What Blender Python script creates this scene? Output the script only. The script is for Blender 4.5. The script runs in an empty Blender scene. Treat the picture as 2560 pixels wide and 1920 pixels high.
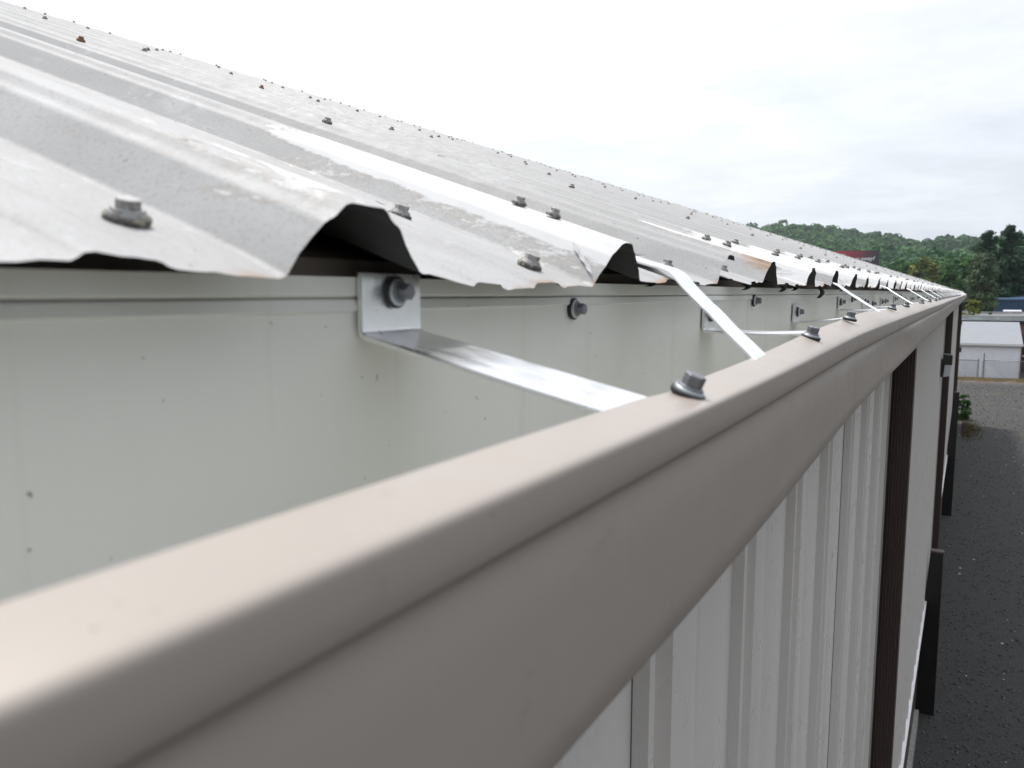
import bpy, bmesh, math, random
import numpy as np
from mathutils import Vector
random.seed(7); rng = np.random.default_rng(11)
SC = bpy.context.scene; COL = SC.collection
ZO = 5.2                      # camera height over the yard; everything below is written relative to the camera
R = math.radians

# ---------------------------------------------------------------- camera, sky, sun, exposure
cam = bpy.data.cameras.new('camera'); camo = bpy.data.objects.new('camera', cam); COL.objects.link(camo)
camo.location = (0, 0, ZO); camo.rotation_euler = (R(90 - 6.64), 0, R(30.296))
cam.sensor_width = 36; cam.lens = 36 * 1950 / 2560; cam.clip_start = 0.01; cam.clip_end = 6000
cam.dof.use_dof = True; cam.dof.focus_distance = 1.5; cam.dof.aperture_fstop = 12.5
SC.camera = camo
SC.view_settings.view_transform = 'Standard'; SC.view_settings.look = 'None'
SC.view_settings.exposure = 0.30; SC.view_settings.gamma = 1; SC.view_settings.use_curve_mapping = False
SUN = Vector((-0.33, 0.18, 0.92)).normalized()
world = bpy.data.worlds.new('World'); SC.world = world; world.use_nodes = True
def build_world():
    nt = world.node_tree; N = nt.nodes; L = nt.links; N.clear()
    out = N.new('ShaderNodeOutputWorld'); bg = N.new('ShaderNodeBackground'); L.new(bg.outputs[0], out.inputs[0])
    bg.inputs[1].default_value = 0.1
    sky = N.new('ShaderNodeTexSky'); sky.sky_type = 'NISHITA'; sky.sun_disc = False
    sky.sun_elevation = math.asin(SUN.z); sky.sun_rotation = math.atan2(SUN.x, SUN.y)
    sky.air_density = 1.0; sky.dust_density = 3.0; sky.ozone_density = 1.0; sky.altitude = 50
    tc = N.new('ShaderNodeTexCoord')
    def math_(op, a, b=None):
        m = N.new('ShaderNodeMath'); m.operation = op
        for i, v in enumerate((a, b)):
            if v is None: continue
            if isinstance(v, (int, float)): m.inputs[i].default_value = v
            else: L.new(v, m.inputs[i])
        return m.outputs[0]
    # flatten the direction into a cloud layer: xy / (z + .12)
    sep = N.new('ShaderNodeSeparateXYZ'); L.new(tc.outputs['Generated'], sep.inputs[0])
    zz = math_('ADD', math_('MAXIMUM', sep.outputs[2], 0.0), 0.10)
    comb = N.new('ShaderNodeCombineXYZ'); L.new(math_('DIVIDE', sep.outputs[0], zz), comb.inputs[0])
    L.new(math_('DIVIDE', sep.outputs[1], zz), comb.inputs[1]); comb.inputs[2].default_value = 3.3
    n1 = N.new('ShaderNodeTexNoise'); n1.inputs['Scale'].default_value = 0.75; n1.inputs['Detail'].default_value = 7
    n1.inputs['Roughness'].default_value = 0.55; n1.inputs['Distortion'].default_value = 0.5; L.new(comb.outputs[0], n1.inputs[0])
    r1 = N.new('ShaderNodeMapRange'); L.new(n1.outputs[0], r1.inputs[0])
    r1.inputs[1].default_value = 0.36; r1.inputs[2].default_value = 0.62; r1.inputs[3].default_value = 0.84; r1.inputs[4].default_value = 1.0
    # aureole of the veiled sun
    dot = N.new('ShaderNodeVectorMath'); dot.operation = 'DOT_PRODUCT'; L.new(tc.outputs['Generated'], dot.inputs[0])
    dot.inputs[1].default_value = SUN
    glow = math_('POWER', math_('MULTIPLY', math_('ADD', dot.outputs['Value'], 1.0), 0.5), 2.2)
    n2 = N.new('ShaderNodeTexNoise'); n2.inputs['Scale'].default_value = 2.2; n2.inputs['Detail'].default_value = 6
    n2.inputs['Roughness'].default_value = 0.6; L.new(comb.outputs[0], n2.inputs[0])
    r2 = N.new('ShaderNodeMapRange'); L.new(n2.outputs[0], r2.inputs[0])
    r2.inputs[1].default_value = 0.35; r2.inputs[2].default_value = 0.65; r2.inputs[3].default_value = 0.93; r2.inputs[4].default_value = 1.05
    bright = math_('MULTIPLY', math_('ADD', 3.3, math_('MULTIPLY', glow, 12.2)), r2.outputs[0])
    cc = N.new('ShaderNodeVectorMath'); cc.operation = 'SCALE'; cc.inputs[0].default_value = (0.925, 0.968, 1.04); L.new(bright, cc.inputs['Scale'])
    mix = N.new('ShaderNodeMix'); mix.data_type = 'RGBA'; L.new(r1.outputs[0], mix.inputs[0])
    L.new(sky.outputs[0], mix.inputs[6]); L.new(cc.outputs[0], mix.inputs[7])
    L.new(mix.outputs[2], bg.inputs[0])
build_world()
sun = bpy.data.lights.new('sun', 'SUN'); suno = bpy.data.objects.new('sun', sun); COL.objects.link(suno)
sun.energy = 2.3; sun.angle = R(5); sun.color = (1.0, 0.955, 0.89)
suno.rotation_euler = SUN.to_track_quat('Z', 'Y').to_euler(); suno.location = (0, 0, 40)

# ---------------------------------------------------------------- helpers
class MB:
    def __init__(s): s.v = []; s.f = []; s.n = 0
    def add(s, vs, fs):
        vs = [tuple(map(float, p)) for p in vs]; s.f += [tuple(i + s.n for i in f) for f in fs]; s.v += vs; s.n += len(vs); return s
    def box(s, a, b):
        (x0, y0, z0), (x1, y1, z1) = a, b
        return s.add([(x0,y0,z0),(x1,y0,z0),(x1,y1,z0),(x0,y1,z0),(x0,y0,z1),(x1,y0,z1),(x1,y1,z1),(x0,y1,z1)],
                     [(0,3,2,1),(4,5,6,7),(0,1,5,4),(1,2,6,5),(2,3,7,6),(3,0,4,7)])
    def prism_y(s, poly, y0, y1):     # polygon in XZ pushed along Y
        n = len(poly)
        return s.add([(x, y0, z) for x, z in poly] + [(x, y1, z) for x, z in poly],
              [tuple(range(n))[::-1], tuple(range(n, 2*n))] + [(i, (i+1) % n, n + (i+1) % n, n + i) for i in range(n)])
    def prism_x(s, poly, x0, x1):     # polygon in YZ pushed along X
        n = len(poly)
        return s.add([(x0, y, z) for y, z in poly] + [(x1, y, z) for y, z in poly],
              [tuple(range(n)), tuple(range(n, 2*n))[::-1]] + [(i, n + i, n + (i+1) % n, (i+1) % n) for i in range(n)])
    def prism_z(s, poly, z0, z1):
        n = len(poly)
        return s.add([(x, y, z0) for x, y in poly] + [(x, y, z1) for x, y in poly],
              [tuple(range(n))[::-1], tuple(range(n, 2*n))] + [(i, (i+1) % n, n + (i+1) % n, n + i) for i in range(n)])
    def cyl(s, p0, p1, r0, r1=None, n=8, caps=True):
        r1 = r0 if r1 is None else r1; p0 = Vector(p0); p1 = Vector(p1); d = (p1 - p0).normalized()
        a = d.orthogonal().normalized(); b = d.cross(a); vs = []
        for p, r in ((p0, r0), (p1, r1)):
            for i in range(n):
                t = 2*math.pi*i/n; vs.append(p + a*(r*math.cos(t)) + b*(r*math.sin(t)))
        fs = [(i, (i+1) % n, n + (i+1) % n, n + i) for i in range(n)]
        if caps: fs += [tuple(range(n))[::-1], tuple(range(n, 2*n))]
        return s.add(vs, fs)
    def mesh(s, name, mat, smooth=False, sharp=35):
        me = bpy.data.meshes.new(name); me.from_pydata(s.v, [], s.f); me.materials.append(mat)
        if smooth:
            me.polygons.foreach_set('use_smooth', [True]*len(me.polygons)); me.set_sharp_from_angle(angle=R(sharp))
        me.update(); return me
def link(name, me, parent=None, loc=(0, 0, 0), rot=(0, 0, 0), scale=(1, 1, 1)):
    o = bpy.data.objects.new(name, me); COL.objects.link(o)
    if parent is not None: o.parent = parent; o.location = loc
    else: o.location = (loc[0], loc[1], loc[2] + ZO)
    o.rotation_euler = rot; o.scale = scale; return o
def tag(o, label=None, cat=None, group=None, kind=None):
    for k, v in (('label', label), ('category', cat), ('group', group), ('kind', kind)):
        if v: o[k] = v
    return o
def thing(name, label, cat, loc=(0, 0, 0), group=None): return tag(link(name, None, None, loc), label, cat, group)
def np_mesh(name, verts, faces, mat, attrs=None, smooth=False):
    """verts n x 3, faces m x k numpy"""
    me = bpy.data.meshes.new(name); k = faces.shape[1]; m = len(faces)
    me.vertices.add(len(verts)); me.vertices.foreach_set('co', verts.astype(np.float32).ravel())
    me.loops.add(m*k); me.loops.foreach_set('vertex_index', faces.astype(np.int32).ravel())
    me.polygons.add(m); me.polygons.foreach_set('loop_start', np.arange(0, m*k, k, dtype=np.int32))
    if smooth: me.polygons.foreach_set('use_smooth', np.ones(m, dtype=bool))
    me.update(calc_edges=True); me.materials.append(mat)
    for nm, arr in (attrs or {}).items():
        a = me.attributes.new(nm, 'FLOAT', 'POINT'); a.data.foreach_set('value', arr.astype(np.float32))
    return me
def smooth01(t): t = np.clip(t, 0, 1); return t*t*(3 - 2*t)

# ---------------------------------------------------------------- materials
class Mat:
    def __init__(s, name, color=(.5, .5, .5), rough=.5, metal=0., spec=.5):
        s.m = bpy.data.materials.new(name); s.m.use_nodes = True; s.nt = s.m.node_tree; s.N = s.nt.nodes; s.L = s.nt.links
        s.b = s.N['Principled BSDF']; s.b.inputs['Base Color'].default_value = (*color, 1); s.b.inputs['Roughness'].default_value = rough
        s.b.inputs['Metallic'].default_value = metal; s.b.inputs['Specular IOR Level'].default_value = spec
        s.tc = s.N.new('ShaderNodeTexCoord').outputs['Object']; s.col = None; s.base = color
    def vec(s, scale=(1, 1, 1), loc=(0, 0, 0)):
        mp = s.N.new('ShaderNodeMapping'); mp.inputs['Scale'].default_value = scale; mp.inputs['Location'].default_value = loc; s.L.new(s.tc, mp.inputs[0]); return mp.outputs[0]
    def noise(s, scale, detail=4, rough=.55, vs=(1, 1, 1), dist=0, loc=(0, 0, 0)):
        n = s.N.new('ShaderNodeTexNoise'); n.inputs['Scale'].default_value = scale; n.inputs['Detail'].default_value = detail
        n.inputs['Roughness'].default_value = rough; n.inputs['Distortion'].default_value = dist; s.L.new(s.vec(vs, loc), n.inputs[0]); return n.outputs[0]
    def vor(s, scale, vs=(1, 1, 1), feat='F1'):
        n = s.N.new('ShaderNodeTexVoronoi'); n.feature = feat; n.inputs['Scale'].default_value = scale; s.L.new(s.vec(vs), n.inputs[0]); return n.outputs[0]
    def rng(s, x, a, b, c=0., d=1.):
        r = s.N.new('ShaderNodeMapRange'); s.L.new(x, r.inputs[0])
        for i, v in enumerate((a, b, c, d)): r.inputs[i+1].default_value = v
        return r.outputs[0]
    def math(s, op, a, b=None):
        m = s.N.new('ShaderNodeMath'); m.operation = op
        for i, v in enumerate((a, b)):
            if v is None: continue
            if isinstance(v, (int, float)): m.inputs[i].default_value = v
            else: s.L.new(v, m.inputs[i])
        return m.outputs[0]
    def attr(s, name):
        a = s.N.new('ShaderNodeAttribute'); a.attribute_name = name; return a.outputs['Fac']
    def over(s, fac, color):           # lay a colour over what is there
        mx = s.N.new('ShaderNodeMix'); mx.data_type = 'RGBA'
        if isinstance(fac, (int, float)): mx.inputs[0].default_value = fac
        else: s.L.new(fac, mx.inputs[0])
        if s.col is None: mx.inputs[6].default_value = (*s.base, 1)
        else: s.L.new(s.col, mx.inputs[6])
        mx.inputs[7].default_value = (*color, 1); s.col = mx.outputs[2]; s.L.new(s.col, s.b.inputs['Base Color']); return s
    def var(s, amount, scale, vs=(1, 1, 1), detail=4):   # gentle tone variation
        n = s.noise(scale, detail, .6, vs); dk = tuple(c*(1-amount) for c in s.base); return s.over(s.rng(n, .35, .65), dk)
    def bump(s, h, strength=.3, dist=.001):
        b = s.N.new('ShaderNodeBump'); b.inputs['Strength'].default_value = strength; b.inputs['Distance'].default_value = dist
        s.L.new(h, b.inputs['Height']); s.L.new(b.outputs[0], s.b.inputs['Normal']); return s
    def rough(s, x): s.L.new(x, s.b.inputs['Roughness']); return s

tan = Mat('tan_paint', (.385, .337, .297), .40, 0, .45)
tan.over(tan.rng(tan.noise(9, 5, .6, (1, .5, 1)), .35, .7, 0, .35), (.345, .298, .258))
tan.over(tan.rng(tan.noise(140, 3, .6), .70, .76, 0, .6), (.18, .15, .13))
tan.over(tan.rng(tan.noise(16, 6, .8, (1, .6, 1), 1.5), .62, .70, 0, .35), (.24, .205, .175))
tan.over(tan.rng(tan.noise(34, 5, .8, (1, 1, .12), 0, (7, 3, 1)), .60, .74, 0, .5), (.42, .385, .35))
tan.over(tan.rng(tan.noise(60, 4, .7, (1, 1, .08)), .68, .78, 0, .35), (.26, .22, .18))
tan.rough(tan.rng(tan.noise(20, 4), .3, .7, .30, .44)); tan.bump(tan.noise(700, 2), .05, .0004); M_tan = tan.m
wp = Mat('wall_paint', (.74, .70, .67), .30, 0, .5)
wp.over(wp.rng(wp.noise(3, 5, .6, (1, 1, .15)), .4, .75, 0, .4), (.68, .635, .60))
wp.rough(wp.rng(wp.noise(8, 4), .3, .7, .24, .36)); M_wall = wp.m
wh = Mat('off_white_liner', (.655, .655, .615), .42, 0, .4)
wh.over(wh.rng(wh.noise(6, 5, .6, (1, 6, .5)), .45, .75, 0, .3), (.61, .61, .57))
wh.over(wh.rng(wh.noise(3, 4, .6, (1, 9, .2)), .58, .74, 0, .35), (.42, .42, .33))
wh.over(wh.rng(wh.noise(170, 2, .5), .755, .775, 0, .9), (.14, .13, .12))
wh.over(wh.rng(wh.noise(75, 3, .6, loc=(3, 1, 2)), .765, .785, 0, .7), (.2, .18, .16))
wh.bump(wh.noise(500, 2), .04, .0003); M_white = wh.m
al = Mat('mill_aluminium', (.95, .95, .955), .26, 1.0)
al.over(al.rng(al.noise(60, 4, .6, (.3, 1, 1)), .5, .8, 0, .4), (.78, .79, .81))
al.over(al.rng(al.noise(130, 3, .6), .69, .74, 0, .7), (.18, .15, .13))
al.rough(al.rng(al.noise(90, 4, .6, (.15, 1, 1)), .3, .7, .24, .40)); al.bump(al.noise(900, 2, .5, (.05, 1, 1)), .1, .0002); M_alu = al.m
als = Mat('weathered_aluminium', (.78, .80, .83), .42, .55)
als.over(als.rng(als.noise(80, 4, .6, (.3, 1, 1)), .5, .72, 0, .5), (.62, .64, .68))
als.over(als.rng(als.noise(150, 3, .6), .70, .74, 0, .7), (.2, .18, .17)); als.bump(als.noise(300, 3), .08, .0003); M_strap = als.m
zn = Mat('zinc_screw', (.20, .205, .225), .5, .4); zn.over(zn.rng(zn.noise(500, 3), .5, .7, 0, .6), (.13, .13, .145)); M_zinc = zn.m
zl = Mat('pale_zinc_screw', (.36, .36, .36), .5, .4); zl.over(zl.rng(zl.noise(260, 4, .65), .48, .62, 0, .9), (.22, .20, .18))
zl.over(zl.rng(zl.noise(120, 3, .6), .6, .7, 0, .8), (.36, .24, .15)); M_zincl = zl.m
ws = Mat('zinc_washer', (.46, .49, .50), .4, .6); M_wash = ws.m
rb = Mat('rubber', (.022, .024, .028), .6); M_rub = rb.m
rw = Mat('weathered_rubber', (.09, .09, .08), .8); rw.over(rw.rng(rw.noise(300, 4, .7), .5, .6, 0, 1), (.30, .28, .22)); M_rubw = rw.m
rs = Mat('rusty_screw', (.28, .15, .09), .8); rs.over(rs.rng(rs.noise(300, 4), .45, .65), (.14, .08, .055)); M_rust = rs.m
def roof_mat():
    r = Mat('weathered_galvanised', (.405, .400, .395), .62, .0, .3)
    r.over(r.rng(r.noise(14, 5, .65, (.25, 1, 1)), .38, .68, 0, .75), (.365, .36, .355))
    r.over(r.rng(r.noise(5, 6, .7, (.35, 1, 1), 1.2), .46, .68, 0, .7), (.48, .48, .48))
    r.over(r.rng(r.noise(26, 7, .75, (.5, 1, 1), 1.0), .585, .63, 0, .8), (.47, .47, .475))
    r.over(r.rng(r.noise(420, 3, .7), .52, .66, 0, .45), (.23, .225, .22))
    r.over(r.rng(r.noise(150, 3, .6, (.6, 1, 1)), .70, .74, 0, .9), (.17, .16, .15))
    r.over(r.rng(r.noise(60, 2, .5, (.3, 1, 1)), .735, .75, 0, .9), (.14, .13, .12))
    # white patches on the ribs near the eave, ragged edge
    c = r.math('ADD', r.attr('white_patch'), r.math('MULTIPLY', r.math('SUBTRACT', r.noise(28, 7, .75, (.35, 1, 1)), .5), 1.5))
    r.over(r.rng(c, .43, .60), (.66, .66, .66))
    r.over(r.math('MULTIPLY', r.rng(c, .40, .44, 0, .6), r.rng(c, .50, .46)), (.34, .31, .28))
    # rust and dirt along the drip edge
    u = r.math('ADD', r.attr('rust'), r.math('MULTIPLY', r.math('SUBTRACT', r.noise(48, 6, .75, (.6, 1, 1)), .5), 1.1))
    r.over(r.rng(u, .62, .95, 0, .8), (.34, .22, .14)); r.over(r.rng(u, .95, 1.2, 0, .85), (.20, .11, .06))
    r.rough(r.rng(r.noise(30, 5, .7), .3, .7, .5, .7)); r.bump(r.noise(260, 4, .6, (.4, 1, 1)), .14, .0006)
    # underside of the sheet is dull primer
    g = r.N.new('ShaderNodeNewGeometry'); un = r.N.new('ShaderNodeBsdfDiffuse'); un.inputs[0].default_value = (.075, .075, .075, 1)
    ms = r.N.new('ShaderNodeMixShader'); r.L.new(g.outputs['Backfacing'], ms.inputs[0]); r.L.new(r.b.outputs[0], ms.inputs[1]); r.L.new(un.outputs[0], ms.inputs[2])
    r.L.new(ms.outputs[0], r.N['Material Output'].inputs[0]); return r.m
M_roof = roof_mat()
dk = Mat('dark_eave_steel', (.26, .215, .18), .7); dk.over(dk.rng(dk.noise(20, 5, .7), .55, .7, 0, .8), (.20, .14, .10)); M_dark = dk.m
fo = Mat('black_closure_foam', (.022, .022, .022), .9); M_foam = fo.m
br = Mat('brown_paint', (.080, .056, .048), .42, 0, .5)
br.over(br.rng(br.noise(4, 4, .6, (1, 1, .3)), .4, .7, 0, .6), (.065, .045, .038))
br.over(br.rng(br.noise(26, 5, .8, (1, 1, .45), 1.5), .725, .75, 0, .8), (.30, .28, .25)); M_brown = br.m
bk = Mat('black_brown_steel', (.014, .012, .011), .5); bk.var(.3, 6); M_guard = bk.m
fl = Mat('white_flashing', (.80, .80, .79), .5); fl.var(.15, 20); M_flash = fl.m
cn = Mat('concrete', (.30, .30, .27), .85); cn.var(.3, 12); cn.bump(cn.noise(80, 5), .4, .004); M_conc = cn.m
gl = Mat('lamp_lens', (.50, .52, .54), .25, 0, .6); M_lens = gl.m
hs = Mat('lamp_housing', (.020, .018, .018), .5); M_house = hs.m

# ---------------------------------------------------------------- ground
def ground_mat():
    g = Mat('yard_gravel', (.040, .040, .038), .9)
    g.over(g.rng(g.noise(.22, 5, .6), .42, .62, 0, .7), (.036, .035, .033))
    pos = g.N.new('ShaderNodeSeparateXYZ'); g.L.new(g.tc, pos.inputs[0])
    far = g.math('ADD', g.rng(pos.outputs[1], 26, 40), g.math('MULTIPLY', g.math('SUBTRACT', g.noise(.25, 5, .6), .5), .8))
    g.over(g.rng(far, .2, .8, 0, 1), (.050, .047, .045))
    g.over(g.rng(g.noise(11, 4, .7), .55, .66, 0, .5), (.021, .021, .020))
    g.over(g.rng(g.noise(38, 3, .65), .52, .66, 0, .6), (.085, .082, .078))
    g.over(g.rng(g.noise(60, 2, .6, loc=(4, 4, 4)), .66, .70, 0, .8), (.26, .25, .23))
    g.over(g.math('MULTIPLY', g.rng(g.noise(.5, 5, .7, loc=(9, 2, 0)), .60, .70), g.rng(pos.outputs[1], 22, 34, 0, .55)), (.14, .11, .05))
    g.over(g.rng(pos.outputs[1], 60, 66), (.05, .06, .03))
    g.over(g.rng(g.noise(2.2, 6, .75), .48, .62, 0, .5), (.050, .048, .045)); g.over(g.rng(g.noise(95, 2, .6, loc=(1, 8, 0)), .60, .66, 0, .6), (.13, .125, .12)); g.bump(g.noise(45, 5, .7), 1.0, .03); return g.m
M_ground = ground_mat()
def build_ground():
    xs = np.linspace(-1700, 1700, 35); ys = np.linspace(-1500, 2600, 42)
    X, Y = np.meshgrid(xs, ys); v = np.stack([X.ravel(), Y.ravel(), np.full(X.size, -5.2)], 1)
    n = len(xs); i, j = np.meshgrid(np.arange(n-1), np.arange(len(ys)-1)); a = (j*n + i).ravel()
    f = np.stack([a, a+1, a+n+1, a+n], 1); tag(link('ground', np_mesh('ground', v, f, M_ground)), kind='structure')
build_ground()
RX = np.array([-900, -420, -300, -211, -163, -126, -94, -73, -57, -40, -24, -5.5, 3.5, 40, 120, 300, 900.])
RZ = np.array([30, 52, 66, 74.4, 73.6, 68.7, 61.6, 60.0, 55.0, 52.5, 51.1, 53.6, 54.9, 58.1, 50, 40, 30.])
def ridge_h(x): return np.interp(x, RX, RZ)
def hill_h(x, y):
    t = smooth01((y - 170)/730); xr = x*900/np.maximum(y, 200)
    n = 3.0*np.sin(x*.021 + y*.013) + 2.4*np.sin(x*.045 - y*.027 + 1.3)
    back = smooth01((y - 930)/500)
    return -5.2 + (ridge_h(np.where(y < 900, xr*.5 + x*.5, x)) + 5.2 - 20 + n)*t*(1 - .7*back)
def build_hill():
    m = Mat('hill_soil', (.035, .045, .02), 1).m
    xs = np.linspace(-900, 800, 70); ys = np.linspace(165, 1500, 60); X, Y = np.meshgrid(xs, ys)
    Z = hill_h(X, Y) + .03; v = np.stack([X.ravel(), Y.ravel(), Z.ravel()], 1); n = len(xs)
    i, j = np.meshgrid(np.arange(n-1), np.arange(len(ys)-1)); a = (j*n + i).ravel(); f = np.stack([a, a+1, a+n+1, a+n], 1)
    tag(link('hill', np_mesh('hill', v, f, m, smooth=True)), kind='structure')
build_hill()
YR = (-3.2, 36.0)             # the long wall runs from behind the camera to 36 m ahead

# ---------------------------------------------------------------- building
B = thing('metal_building', 'long metal building with a ribbed grey roof and tan ribbed wall, seen along its eave', 'building', (0, 0, 0))
SL = .348                     # roof slope
def zroof(x, h=0.): return .010 + h - SL*(x + .25)
EY = [-1, .18, .33, .40, .55, .65, .95, 1.2, 1.6, 2.0, 3.0, 40]; EZ = [0, .0005, -.001, -.0055, -.0050, .0008, .002, .004, .005, .007, .007, .007]
def eave_dz(y): return np.interp(y, EY, EZ)
RIB = [-.32, -.02, .2860, .6060, .930, 1.171, 1.481, 1.79, 2.075, 2.38, 2.665, 2.97]
while RIB[-1] < 36.2: RIB.append(RIB[-1] + .2995)
PRO = [(-.050, 0), (-.0275, .0245), (-.0215, .0262), (-.0125, .0325), (.0115, .0325), (.0175, .0262), (.0235, .0240), (.0460, 0)]
def profile_line(i0, i1):
    """(y, h, rib index or -1) from the middle of the trough before rib i0 to that before rib i1"""
    pts = []
    for i in range(i0, i1):
        c = RIB[i]; nx = RIB[i+1] - c
        pts += [(c + dy, h, i) for dy, h in PRO]
        g0 = c + .046; g1 = c + nx - .050; w = g1 - g0
        for a, b in ((.24, .40), (.58, .75)):
            pts += [(g0 + w*a, 0, -1), (g0 + w*a + .006, .0030, -1), (g0 + w*b - .006, .0030, -1), (g0 + w*b, 0, -1)]
    return pts
def roof_panel(i0, i1, fine):
    pts = profile_line(i0, i1)
    c = RIB[i1]; pts += [(c - .050, 0, i1), (c - .0275, .0249, i1), (c - .0215, .0266, i1), (c - .0125, .0329, i1), (c + .0115, .0329, i1), (c + .0195, .0262, i1)]
    def chop(q, d=.0018):
        o = [q[0]]
        for a, b, c_ in zip(q[:-2], q[1:-1], q[2:]):
            for e, ds in ((a, (d + .0014, d)), (c_, (d, d + .0014))):
                for d_ in ds:
                    L_ = math.hypot(e[0]-b[0], e[1]-b[1]); f_ = min(.30 if d_ == d else .45, d_/max(L_, 1e-6)); o.append((b[0] + (e[0]-b[0])*f_, b[1] + (e[1]-b[1])*f_, b[2]))
        return o + [q[-1]]
    pts = chop(pts)
    if fine:                   # subdivide across for a worn edge
        q = []
        for a, b in zip(pts[:-1], pts[1:]):
            q.append(a); d = b[0] - a[0]; k = int(d/.008)
            for t in range(1, k + 1): u = t/(k + 1); q.append((a[0] + d*u, a[1] + (b[1]-a[1])*u, a[2] if a[2] == b[2] else -1))
        q.append(pts[-1]); pts = q
        s = [0, .003, .008, .016, .028, .045, .07, .10, .14, .19, .25, .32, .42, .55, .75, 1.0, 1.4, 2.0, 3.0, 4.4, 5.75]
    else: s = [0, .01, .05, .15, .35, .8, 2.0, 5.75]
    P = np.array([(p[0], p[1]) for p in pts]); rid = [p[2] for p in pts]; S = np.array(s); n = len(P); m = len(S)
    Yg = np.repeat(P[:, 0][None], m, 0); Hg = np.repeat(P[:, 1][None], m, 0); Sg = np.repeat(S[:, None], n, 1)
    edge = .0006*np.sin(Yg*151 + 1) + .0008*np.sin(Yg*67) + .0006*np.sin(Yg*263 + 2) + .002*np.sin(Yg*9.7)
    for k, r in enumerate(rid):
        if r < 0: edge[:, k] += .0009*math.sin(P[k, 0]*401)
        off = P[k, 0] - RIB[4]
        if -.001 < off - .0175 < .09 : edge[:, k] -= .050*min(1, (off - .012)/.012)*(1 if off < .085 else .35)     # torn-back sheet beyond the fourth rib
    fall = np.exp(-Sg/.12)
    X = -.25 - Sg + edge*np.exp(-Sg/.02)
    wav = .0016*np.sin(Yg*23 + 3*Sg) + .0012*np.sin(Yg*41 + 1) + .0010*np.sin(Yg*97)*np.exp(-Sg/.03)
    Z = zroof(X) + Hg*.944 + eave_dz(Yg)*fall + wav*fall*.45; X = X + .165*Hg
    Z -= .0022*np.exp(-Sg/.02)*(Hg < .004)*(.5 + .5*np.sin(Yg*33))
    white_patch = np.zeros_like(X); rust = np.zeros_like(X)
    for k, r in enumerate(rid):
        if r < 0: rust[:, k] = np.exp(-S/.017)*1.0*(.55 + .45*math.sin(P[k, 0]*27 + 1)); continue
        h = P[k, 1]; dy = P[k, 0] - RIB[r]
        if r >= 3:
            ln = {3: .42, 4: .0, 5: .28, 6: .30, 7: .26}.get(r, .22 + .12*((r*37) % 5)/5)
            top = 1.0 if h > .022 else (.62 if (r % 2 == 0 and dy < 0) else (.47 if r == 3 else .12))
            if ln: white_patch[:, k] = top*smooth01((ln - S)/.14)
        if r == 2 and h > .010: white_patch[:, k] = (.46 if h > .03 else .36)*smooth01((.30 - S)/.2)
        if r == 5 and .004 < h < .031 and dy < 0: rust[:, k] = 1.05*smooth01((.09 - S)/.07)*(.35 + .65*h/.028); white_patch[:, k] *= .4
        rust[:, k] = np.maximum(rust[:, k], np.exp(-S/.010)*(.8 if h < .004 else .45))
        if r > 5 and r % 2 == 1 and dy < 0: rust[:, k] = np.maximum(rust[:, k], .62*smooth01((.06 - S)/.05))
    v = np.stack([X.ravel(), Yg.ravel(), Z.ravel()], 1)
    i, j = np.meshgrid(np.arange(n-1), np.arange(m-1)); a = (j*n + i).ravel(); f = np.stack([a, a+1, a+n+1, a+n], 1)
    me = np_mesh('roof_panel', v, f, M_roof, {'white_patch': white_patch.ravel(), 'rust': rust.ravel()}, smooth=True)
    me.set_sharp_from_angle(angle=R(44)); return me
rbm = MB()
rbm.prism_y([(-6.0, zroof(-6.0, .004)), (-6.0, zroof(-6.0, -.2)), (-11.9, zroof(-.25, -.2)), (-11.95, zroof(-.25, .02))], YR[0]-.3, YR[1])      # far slope
roof = link('roof', rbm.mesh('roof', Mat('ridge_metal', (.36, .36, .36), .5).m), B)
link('roof_panel', roof_panel(0, 1, False), roof); i = 1
bk_ = roof_panel(10, 13, False)
for q_ in range(4): link('roof_panel', bk_, roof, (0, RIB[0] - RIB[13] - q_*(RIB[13] - RIB[10]), 0))
while i + 3 < len(RIB) and RIB[i+3] < 36.3:
    link('roof_panel', roof_panel(i, i+3, RIB[i] < 3.2), roof); i += 3
Y_END = RIB[i] + .02
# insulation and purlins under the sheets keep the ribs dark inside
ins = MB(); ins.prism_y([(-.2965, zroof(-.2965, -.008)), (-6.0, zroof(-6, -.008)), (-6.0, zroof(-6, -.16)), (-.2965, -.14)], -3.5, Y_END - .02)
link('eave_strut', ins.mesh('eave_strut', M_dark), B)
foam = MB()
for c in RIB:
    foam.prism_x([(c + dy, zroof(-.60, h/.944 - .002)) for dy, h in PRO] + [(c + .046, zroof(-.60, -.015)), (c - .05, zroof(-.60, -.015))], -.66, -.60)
link('rib_closure', foam.mesh('rib_closure', M_foam), B)['kind'] = 'stuff'

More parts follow.
